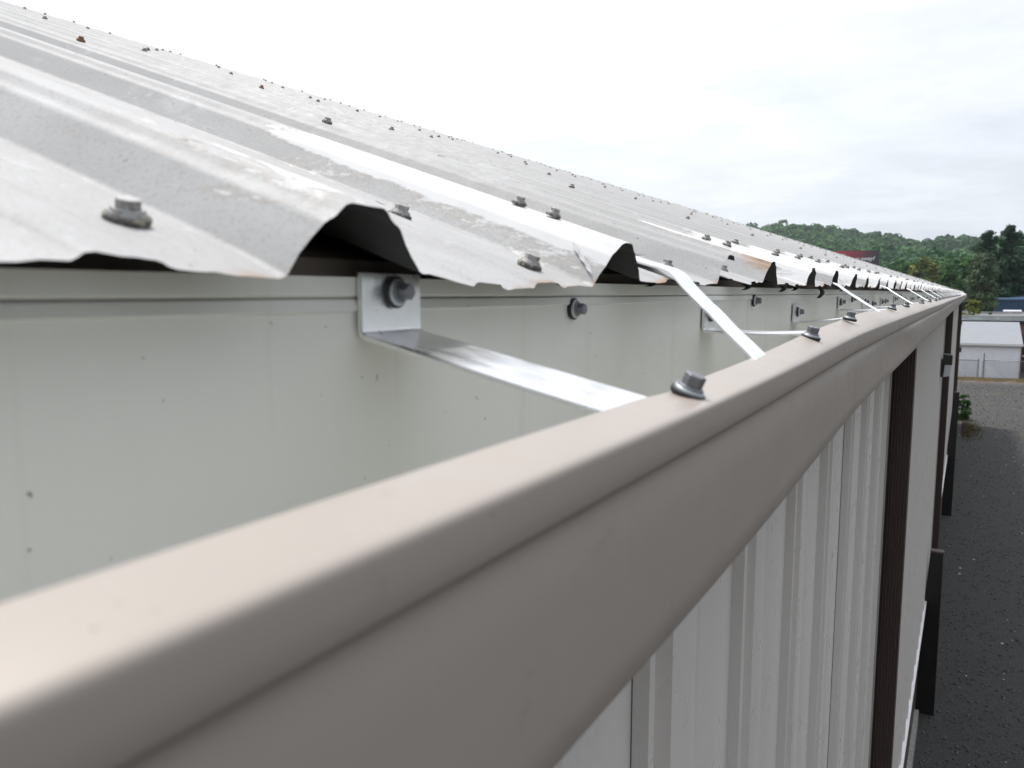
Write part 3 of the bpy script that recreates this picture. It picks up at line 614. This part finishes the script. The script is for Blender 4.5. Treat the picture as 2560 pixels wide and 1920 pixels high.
def far_buildings():
    o = thing('flat_roof_building', 'low brown brick building with a pale metal roof edge behind the white shed', 'building', (0, 60, -5.2)); o.rotation_euler = (0, 0, R(3))
    q = MB(); q.box((-14, .4, 0), (3.15, 14, 3.3)); q.box((3.15, .4, 2.5), (16, 14, 3.3)); q.box((3.15, 4, 0), (16, 14, 2.5)); q.box((9.5, .4, 0), (16, 4, 2.5)); link('wall', q.mesh('far_wall', M_brick), o)
    q = MB(); q.box((-14.2, .10, 3.42), (16.2, .36, 3.72)); q.box((-14.2, .36, 3.42), (-13.9, 14.2, 3.72)); q.box((15.9, .36, 3.42), (16.2, 14.2, 3.72)); q.box((-13.9, 13.9, 3.42), (15.9, 14.2, 3.72))
    q.box((-14.23, .07, 3.70), (16.23, .40, 3.745)); link('fascia', q.mesh('far_fascia', M_fas), o)
    q = MB(); q.box((-13.9, .37, 3.3), (15.9, 13.9, 3.58)); link('roof', q.mesh('far_roof', M_grvl), o)
    q = MB(); q.box((-14.1, .30, 3.18), (16.1, .40, 3.415)); link('soffit', q.mesh('far_soffit', Mat('dark_soffit', (.05, .045, .045), .8).m), o)
    for x in (4.6, 6.2, 7.8):
        q = MB(); q.box((x, .5, 0), (x + .12, .62, 2.5)); link('post', q.mesh('carport_post', M_trim), o)
    q = MB(); q.box((3.2, .8, 1.05), (9.3, .88, 1.17)); link('rail', q.mesh('carport_rail', M_trim), o)
    # blue steel building farther back
    o = thing('blue_building', 'dark blue ribbed steel building showing over the flat grey roof', 'building', (2.16, 92, -5.2))
    q = MB()
    pts = []; x = 0.
    while x < 22: pts += [(x, 0), (x + .28, 0), (x + .30, -.05), (x + .36, -.05), (x + .38, 0)]; x += .4
    pts += [(22, 0), (22, 14), (0, 14)]
    q.prism_z(pts, 0, 4.50); link('wall', q.mesh('blue_wall', M_blue), o)
    q = MB(); q.box((-.1, -.15, 4.46), (22.2, .0, 4.62)); q.prism_x([(-.1, 4.6), (14.1, 4.6), (7, 5.0)], -.05, 22.1); link('roof', q.mesh('blue_roof', M_blue), o)
    o = thing('grey_roof_building', 'low building with a flat dusty grey roof in front of the blue building', 'building', (1.4, 76, -5.2))
    q = MB(); q.box((.3, 0, 0), (20, 12, 2.9)); link('wall', q.mesh('grey_wall', M_brick), o)
    q = MB(); q.box((.15, -.1, 2.9), (20.1, 12.1, 3.13)); link('roof', q.mesh('grey_roof', M_grvl), o)
    o = thing('roof_vent', 'pale low vent with a dark base on the grey roof before the blue wall', 'vent', (3.25, 82, -5.2 + 3.13))
    q = MB(); q.box((-.40, -.3, 0), (.40, .4, .30)); link('base', q.mesh('vent_base', Mat('vent_dark', (.02, .02, .022), .8).m), o)
    q = MB(); q.prism_x([(-.55, .30), (.65, .30), (.65, .50), (.4, .60), (-.3, .60), (-.55, .50)], -.68, .68); link('hood', q.mesh('vent_hood', Mat('vent_hood', (.55, .56, .62), .5).m), o)
far_buildings()
def billboard():
    o = thing('billboard', 'large dark red roadside billboard with white slanted words in front of the wooded hill', 'billboard', (-31.7, 260, -5.2)); H0 = 13.0; 
    m = Mat('billboard_print', (.50, .03, .045), .5)
    p = m.N.new('ShaderNodeSeparateXYZ'); m.L.new(m.tc, p.inputs[0])
    m.over(m.rng(p.outputs[0], -4.4, 4.2), (.17, .035, .05)); m.over(m.rng(p.outputs[0], 2.2, 6.5), (.045, .028, .04))
    m.over(m.math('MULTIPLY', m.rng(p.outputs[0], -6.5, -4.0, .8, 0), 1.0), (.55, .03, .05))
    q = MB(); n = 14; vs = []
    for k in range(n + 1):
        x = -7.2 + 14.4*k/n; y = .8*math.sin(math.pi*k/n)*-1
        vs += [(x, y, H0), (x, y, H0 + 5.0), (x, y + .25, H0 + 5.0), (x, y + .25, H0)]
    fs = [(4*k + a, 4*k + 4 + a, 4*k + 4 + (a+1) % 4, 4*k + (a+1) % 4) for k in range(n) for a in range(4)] + [(0, 1, 2, 3), tuple(4*n + a for a in (3, 2, 1, 0))]
    q.add(vs, fs); link('panel', q.mesh('billboard_panel', m.m), o)
    q = MB(); q.box((-7.3, .2, H0 - .15), (7.3, .5, H0 + .0)); q.box((7.2, -.1, H0), (7.42, .35, H0 + 5.05)); link('frame', q.mesh('billboard_frame', Mat('billboard_frame', (.06, .055, .05), .6).m), o)
    q = MB(); q.cyl((-2, .9, 0), (-2, .9, H0 + 4), .35, .3, 12); q.cyl((3, .9, 0), (3, .9, H0 + 4), .35, .3, 12); link('post', q.mesh('billboard_post', M_galv), o)
    wt = Mat('billboard_white', (.75, .75, .78), .5).m
    for txt, x, z, s in (('er away!', .55, H0 + 2.05, 1.62), ('#9*', -4.55, H0 + 3.05, 1.5)):
        c = bpy.data.curves.new('words', 'FONT'); c.body = txt; c.size = s; c.shear = .28; c.offset = .05; c.extrude = .01; t = bpy.data.objects.new('words', c); COL.objects.link(t)
        bpy.context.view_layer.update(); me = bpy.data.meshes.new_from_object(t); bpy.data.objects.remove(t); me.materials.clear(); me.materials.append(wt)
        yy = -.92 if x > 0 else -.86
        link('lettering', me, o, (x, yy, z), (R(90), 0, 0))
billboard()

# ---------------------------------------------------------------- vegetation
def leaf_mat(name, base, hue=.35, dark=.45):
    m = Mat(name, base, .75, 0, .25)
    g = m.N.new('ShaderNodeNewGeometry')
    m.over(m.rng(g.outputs['Random Per Island'], .0, 1., 0, hue), tuple(c*dark for c in base))
    m.over(m.rng(m.attr('tint'), 0., 1., 0, .85), tuple(min(1, c*f) for c, f in zip(base, (1.30, 1.32, 1.1))))
    m.over(m.rng(m.attr('tint'), 0., -1., 0, .8), tuple(c*f for c, f in zip(base, (.45, .62, .85))))
    tr = m.N.new('ShaderNodeBsdfTranslucent'); m.L.new(m.col, tr.inputs[0]); ms = m.N.new('ShaderNodeMixShader'); ms.inputs[0].default_value = .22
    m.L.new(m.b.outputs[0], ms.inputs[1]); m.L.new(tr.outputs[0], ms.inputs[2]); m.L.new(ms.outputs[0], m.N['Material Output'].inputs[0]); return m.m
def quads(C, Nn, S, aspect=1.3):
    """one leaf-clump quad per row: centres, normals, sizes"""
    n = len(C); t = rng.normal(size=(n, 3)); u = np.cross(Nn, t); u /= np.linalg.norm(u, axis=1)[:, None] + 1e-9; w = np.cross(Nn, u)
    u = u*(S*aspect)[:, None]*.5; w = w*S[:, None]*.5; k = (rng.random(n)*.3 + .1)[:, None]
    v = np.stack([C - u, C - w*(1 + k), C + u*(1 - k), C + w], 1).reshape(-1, 3); return v
def clump_cloud(cent, rad, per, size, up=.25):
    """cent n x 3, rad n x 3: shells of quads round every clump"""
    n = len(cent); d = rng.normal(size=(n, per, 3)); d[..., 2] = np.where(d[..., 2] < -.3, -d[..., 2], d[..., 2]); d /= np.linalg.norm(d, axis=2)[..., None]
    r = .72 + .32*rng.random((n, per, 1)); C = cent[:, None] + d*r*rad[:, None]
    Nn = d + rng.normal(size=d.shape)*.45 + np.array([0, 0, up]); Nn /= np.linalg.norm(Nn, axis=2)[..., None]
    S = size*(.6 + .8*rng.random((n, per))); return quads(C.reshape(-1, 3), Nn.reshape(-1, 3), S.ravel())
def veg_mesh(name, v, mat, tint):
    f = np.arange(len(v)).reshape(-1, 4); return np_mesh(name, v, f, mat, {'tint': tint})
def trunk_mesh(h, r, mat, limbs=6, spread=.3):
    q = MB(); q.cyl((0, 0, 0), (0, 0, h*.55), r, r*.7, 9, False); q.cyl((0, 0, h*.55), (.02*h, 0, h*.95), r*.7, r*.15, 8, False)
    for k in range(limbs):
        a = k*2.4; z = h*(.3 + .5*k/limbs); q.cyl((0, 0, z), (math.cos(a)*h*spread, math.sin(a)*h*spread, z + h*.22), r*.4, r*.06, 6, False)
    return q.mesh('trunk', mat, True)
M_bark = Mat('bark', (.09, .075, .06), .95); M_bark.var(.4, 3, (1, 1, .2)); M_bark = M_bark.m
def broad_tree(x, y, top, w, mat, label, name='broadleaf_tree', base=-5.2, n=70, per=60, leaf=.35, shape=1., cat='tree', group=None, low=.12):
    h = top - base; o = thing(name, label, cat, (x, y, base), group)
    ph = rng.random(n)*2*math.pi; t = rng.random(n); zz = h*(low + (.96 - low)*t); prof = np.sin(np.clip((t*.86 + .14), 0, 1)*math.pi*.93)**.7
    rr = w*prof*np.sqrt(.25 + .75*rng.random(n))*(.85 + .3*rng.random(n)); cent = np.stack([rr*np.cos(ph)*.88, rr*np.sin(ph)*.88, zz], 1)
    rd = w*(.20 + .16*rng.random(n)); rad = np.stack([rd, rd, rd*.75*shape], 1); cent[:, 2] = np.minimum(cent[:, 2], h - rad[:, 2]*.9)
    v = clump_cloud(cent, rad, per, leaf); tint = np.repeat(rng.normal(size=n)*.38, per*4)
    link('crown', veg_mesh('crown', v, mat, tint), o); link('trunk', trunk_mesh(h*.85, max(.08, w*.055), M_bark, 7, w/h*.5), o); return o
def pine_tree(x, y, top, w, mat, label, dense=1., base=-5.2, low=.1):
    h = top - base; o = thing('pine_tree', label, 'tree', (x, y, base), 'tall dark pines over the blue building'); q = MB(); q.cyl((0, 0, 0), (0, 0, h*.97), .28, .04, 8, False); C = []; Rr = []
    lv = 17
    for l in range(lv):
        t = l/(lv - 1); z = h*(low + (1 - low)*t); L = w*(1.0 - t)**.55*(.7 + .5*random.random()) + .35; nb = 6 if t < .85 else 4
        for b in range(nb):
            a = random.uniform(0, 6.28); ll = L*random.uniform(.6, 1.12); rise = ll*random.uniform(.12, .42)*(1 + t)
            q.cyl((0, 0, z - .2), (math.cos(a)*ll, math.sin(a)*ll, z + rise), .06, .015, 5, False)
            for s in np.linspace(.3, 1.05, 7):
                C.append((math.cos(a)*ll*s, math.sin(a)*ll*s, z + rise*s + .1)); rr_ = .36*random.uniform(.6, 1.15); Rr.append((rr_, rr_, .20 + .14*(s > .9)))
    C.append((0, 0, h - .25)); Rr.append((.22, .22, .5)); C = np.array(C) + rng.normal(size=(len(C), 3))*.12; Rr = np.array(Rr); per = int(40*dense)
    v = clump_cloud(C, Rr, per, .15, .5); tint = np.repeat(rng.normal(size=len(C))*.35, per*4)
    link('trunk', q.mesh('trunk', M_bark, True), o); link('crown', veg_mesh('crown', v, mat, tint), o); return o
L_hill = leaf_mat('hill_leaves', (.058, .140, .042)); L_green = leaf_mat('green_leaves', (.055, .125, .036)); L_dark = leaf_mat('dark_needles', (.026, .062, .030))
L_yel = leaf_mat('yellow_green_leaves', (.150, .175, .045)); L_birch = leaf_mat('grey_green_leaves', (.105, .150, .080)); L_bush = leaf_mat('bush_leaves', (.060, .130, .030)); L_shrub = leaf_mat('gold_leaves', (.14, .165, .025))
def hillside():
    pts = []
    y = 195.
    while y < 1010:
        sp = 6.2 + (y - 195)*.0062; x = -.46*y
        while x < .30*y + 20: pts.append((x + random.uniform(-.5, .5)*sp, y + random.uniform(-.5, .5)*sp)); x += sp
        y += sp*.92 if y < 820 else sp*.8
    P = np.array(pts); rt = P[:, 0]/P[:, 1]; keep = ~((rt > -.178) & (rt < -.068) & (P[:, 1] < 268)); P = P[keep]; n = len(P)
    Z = hill_h(P[:, 0], P[:, 1]); sz = 3.4 + 2.4*rng.random(n) + (P[:, 1] - 195)*.0012; ht = 8 + 6*rng.random(n)
    big = rng.random(n) < .03; ht[big] += 4
    tint = np.clip(.55*np.sin(P[:, 0]*.03 + P[:, 1]*.017) + rng.normal(size=n)*.45 - .1, -1, 1)
    m_ = 260; bx = np.stack([rng.uniform(-45, 60, m_), rng.uniform(-52, -20, m_)], 1)      # unseen tree belt added behind the camera to darken wall faces turned there
    P = np.concatenate([P, bx]); Z = np.concatenate([Z, np.full(m_, -5.2)]); sz = np.concatenate([sz, 2.6 + 1.2*rng.random(m_)]); ht = np.concatenate([ht, 5 + 11*rng.random(m_)]); tint = np.concatenate([tint, rng.normal(size=m_)*.4])
    V = []; T = []
    for lo, hi, sub, per, leaf in ((-100, 330, 5, 34, 1.15), (330, 560, 3, 26, 1.9), (560, 2000, 2, 22, 2.6)):
        s = (P[:, 1] >= lo) & (P[:, 1] < hi); k = s.sum()
        if not k: continue
        c = np.stack([P[s, 0], P[s, 1], Z[s] + ht[s] - sz[s]*.8], 1); off = rng.normal(size=(k, sub, 3))*np.array([.42, .42, .30])*sz[s][:, None, None]
        C = (c[:, None] + off).reshape(-1, 3); r = np.repeat(sz[s]*.68, sub); rad = np.stack([r, r, r*.85], 1)
        V.append(clump_cloud(C, rad, per, leaf)); T.append(np.repeat(np.repeat(tint[s], sub) + rng.normal(size=k*sub)*.15, per*4))
    v = np.concatenate(V); t = np.concatenate(T)
    tag(link('hillside_and_shade_wood', veg_mesh('hillside_and_shade_wood', v, L_hill, t)), 'wooded hillside of green broadleaf trees filling the distance, plus unseen shade trees added behind the camera', 'woods', kind='stuff'); print('hill quads', len(v)//4, 'trees', n)
hillside()
broad_tree(-6.2, 130, 5.2, 3.0, L_yel, 'rounded yellow green tree beyond the roof, in front of the wooded hill', 'yellow_green_tree', n=80, per=70, leaf=.34)
broad_tree(-2.55, 108, 2.9, 1.7, L_green, 'bright mid green tree between the gutter end and the pale weeping tree', n=60, per=60, leaf=.26)
broad_tree(-9.6, 158, 5.6, 3.2, L_green, 'mid green tree just right of the red billboard, lower edge behind the roof', n=60, per=60, leaf=.4)
broad_tree(-12.1, 172, 7.0, 2.9, L_hill, 'dark green tree hidden at its foot behind the roof, under the billboard corner', n=60, per=60, leaf=.42)
broad_tree(-3.3, 150, 5.7, 3.4, L_hill, 'dark green broadleaf tree behind the yellow green one', n=60, per=60, leaf=.42)
broad_tree(-.6, 118, 4.6, 2.1, L_green, 'tall mid green tree behind the pale weeping tree', n=60, per=60, leaf=.3)
broad_tree(.80, 75, 3.25, 1.22, L_birch, 'pale grey green weeping tree standing left of the blue building', 'weeping_tree', n=110, per=70, leaf=.16, shape=2.0, low=.2)
broad_tree(.20, 68, -.45, .92, L_shrub, 'golden yellow green shrub above the flat roof edge at the gutter end', 'golden_shrub', n=60, per=70, leaf=.13, cat='shrub', low=.35)
broad_tree(1.25, 70, -1.25, .45, L_green, 'small dark green shrub at the left end of the blue building', 'green_shrub', n=30, per=60, leaf=.12, cat='shrub', low=.35)
pine_tree(1.40, 110, 6.7, 2.1, L_dark, 'tall dark pine against the sky, the left of the two')
pine_tree(3.55, 105, 6.9, 2.3, L_dark, 'tall dark pine against the sky, with a flat spreading top, right of its twin')
for k, (x, y, t, w) in enumerate(((2.7, 112, 5.0, 2.0), (4.9, 100, 5.0, 2.2), (3.4, 98, 4.0, 1.9), (6.6, 108, 6.0, 2.6), (2.3, 96, 2.6, 1.5), (9.5, 112, 7.5, 3.0))):
    o = broad_tree(x, y, t, w, L_dark, ['dark evergreen between the two tall pines', 'dark evergreen under the right hand pine at the picture edge', 'near black evergreen mass low behind the blue building', 'large dark evergreen at the edge of view behind the pines',
          'short dark evergreen touching the weeping tree', 'wide dark evergreen beyond the edge of the view'][k], 'evergreen_tree', n=80, per=70, leaf=.27, group='dark evergreens behind the blue building')
# bush at the foot of the wall, dry grass verge, pebbles, litter
broad_tree(-.02, 36.9, -4.15, .33, L_bush, 'small leafy green bush at the far foot of the tan wall', 'bush', n=40, per=46, leaf=.075, cat='bush', low=.02)
def blades(name, pts, h, mat, w=.006):
    n = len(pts); a = rng.random(n)*6.28; hh = h*(.5 + rng.random(n)); d = np.stack([np.cos(a), np.sin(a), np.zeros(n)], 1); lean = rng.normal(size=(n, 3))*np.array([.35, .35, 0])*hh[:, None]
    b = pts; v = np.stack([b - d*w, b + d*w, b + lean + np.array([0, 0, 1])*hh[:, None] + d*w*.3, b + lean + np.array([0, 0, 1])*hh[:, None] - d*w*.3], 1).reshape(-1, 3)
    return np_mesh(name, v, np.arange(len(v)).reshape(-1, 4), mat)
n = 16000; gp = np.stack([rng.uniform(-4, 9, n), 54.2 + rng.normal(size=n)*.45, np.full(n, -5.19)], 1); gp[:, 1] += gp[:, 0]*.13
tag(link('dry_grass', blades('dry_grass', gp, .10, Mat('dry_grass', (.30, .24, .12), .9).m, .02)), 'strip of dry yellow grass along the foot of the fence', 'grass', kind='stuff')
n = 1500; gp = np.stack([.0 + np.abs(rng.normal(size=n))*.28, 34.2 + rng.normal(size=n)*1.1, np.full(n, -5.19)], 1)
tag(link('weeds', blades('weeds', gp, .06, Mat('weeds', (.11, .085, .035), .9).m, .012)), 'patch of brownish weeds on the gravel by the bush', 'weeds', kind='stuff')
def pebbles():
    n = 34000; Y = 6 + 46*rng.random(n)**1.1; X = -.2 + 6.5*rng.random(n)*np.clip(Y/18, .25, 1.6); r = (.006 + .016*rng.random(n)**3)*(1 + .02*Y)
    base = np.array([(1,0,0),(0,1,0),(-1,0,0),(0,-1,0),(0,0,.6),(0,0,-.4)]); V = np.stack([X, Y, np.full(n, -5.195)], 1)[:, None] + base[None]*r[:, None, None]*(1 + .5*rng.normal(size=(n, 6, 3))*.4)
    F = np.array([(0,1,4),(1,2,4),(2,3,4),(3,0,4),(1,0,5),(2,1,5),(3,2,5),(0,3,5)]); f = (F[None] + 6*np.arange(n)[:, None, None]).reshape(-1, 3)
    m = Mat('pebbles', (.15, .145, .135), .9); g = m.N.new('ShaderNodeNewGeometry'); m.over(m.rng(g.outputs['Random Per Island'], .0, .8, 0, 1), (.06, .057, .053)); m.over(m.rng(g.outputs['Random Per Island'], .985, .99), (.50, .49, .45))
    tag(link('gravel', np_mesh('gravel', V.reshape(-1, 3), f, m.m)), 'loose grey pebbles scattered over the yard', 'gravel', kind='stuff')
pebbles()
def litter():
    m = Mat('litter', (.62, .62, .60), .8).m; V = []; F = []
    for k in range(36):
        y = random.uniform(7.5, 34); x = random.uniform(.1, .2 + y*.09); r = random.uniform(.005, .015)*(1 + y*.02); a = random.uniform(0, 3); i0 = len(V)
        for t in range(6): an = a + t*math.pi/3; V.append((x + r*math.cos(an)*(1.4 if t % 3 else .8), y + r*math.sin(an), -5.188 + .004*math.sin(t*2)))
        F.append(tuple(range(i0, i0 + 6)))
    b = MB(); b.add(V, F); tag(link('fallen_petals', b.mesh('fallen_petals', m)), 'pale flecks of litter lying on the dark gravel', 'litter', kind='stuff')
litter()
def berm():
    xs = np.linspace(-6, 14, 160); ys = np.linspace(-.7, .7, 12); X, Yy = np.meshgrid(xs, ys); Z = .12*np.exp(-(Yy/.3)**2)*(.5 + .5*np.abs(np.sin(X*1.9) + .5*np.sin(X*5.3))) + .02*rng.normal(size=X.shape) - .02
    v = np.stack([X.ravel(), (53.0 + X*.13 + Yy).ravel(), (Z - 5.2).ravel()], 1); n = len(xs); i, j = np.meshgrid(np.arange(n-1), np.arange(len(ys)-1)); a = (j*n + i).ravel()
    m = Mat('berm_gravel', (.13, .11, .10), .95); m.var(.5, 9); tag(link('gravel_ridge', np_mesh('gravel_ridge', v, np.stack([a, a+1, a+n+1, a+n], 1), m.m)), kind='structure')
berm()

# ---------------------------------------------------------------- air
def haze():
    m = bpy.data.materials.new('haze'); m.use_nodes = True; nt = m.node_tree; nt.nodes.clear(); o = nt.nodes.new('ShaderNodeOutputMaterial'); v = nt.nodes.new('ShaderNodeVolumePrincipled')
    v.inputs['Color'].default_value = (.86, .93, 1, 1); v.inputs['Density'].default_value = .00019; v.inputs['Anisotropy'].default_value = .2; nt.links.new(v.outputs[0], o.inputs['Volume'])
    b = MB(); b.box((-1750, -1550, -6.4), (1750, 2650, 95)); tag(link('haze', b.mesh('haze', m)), kind='stuff')
haze()
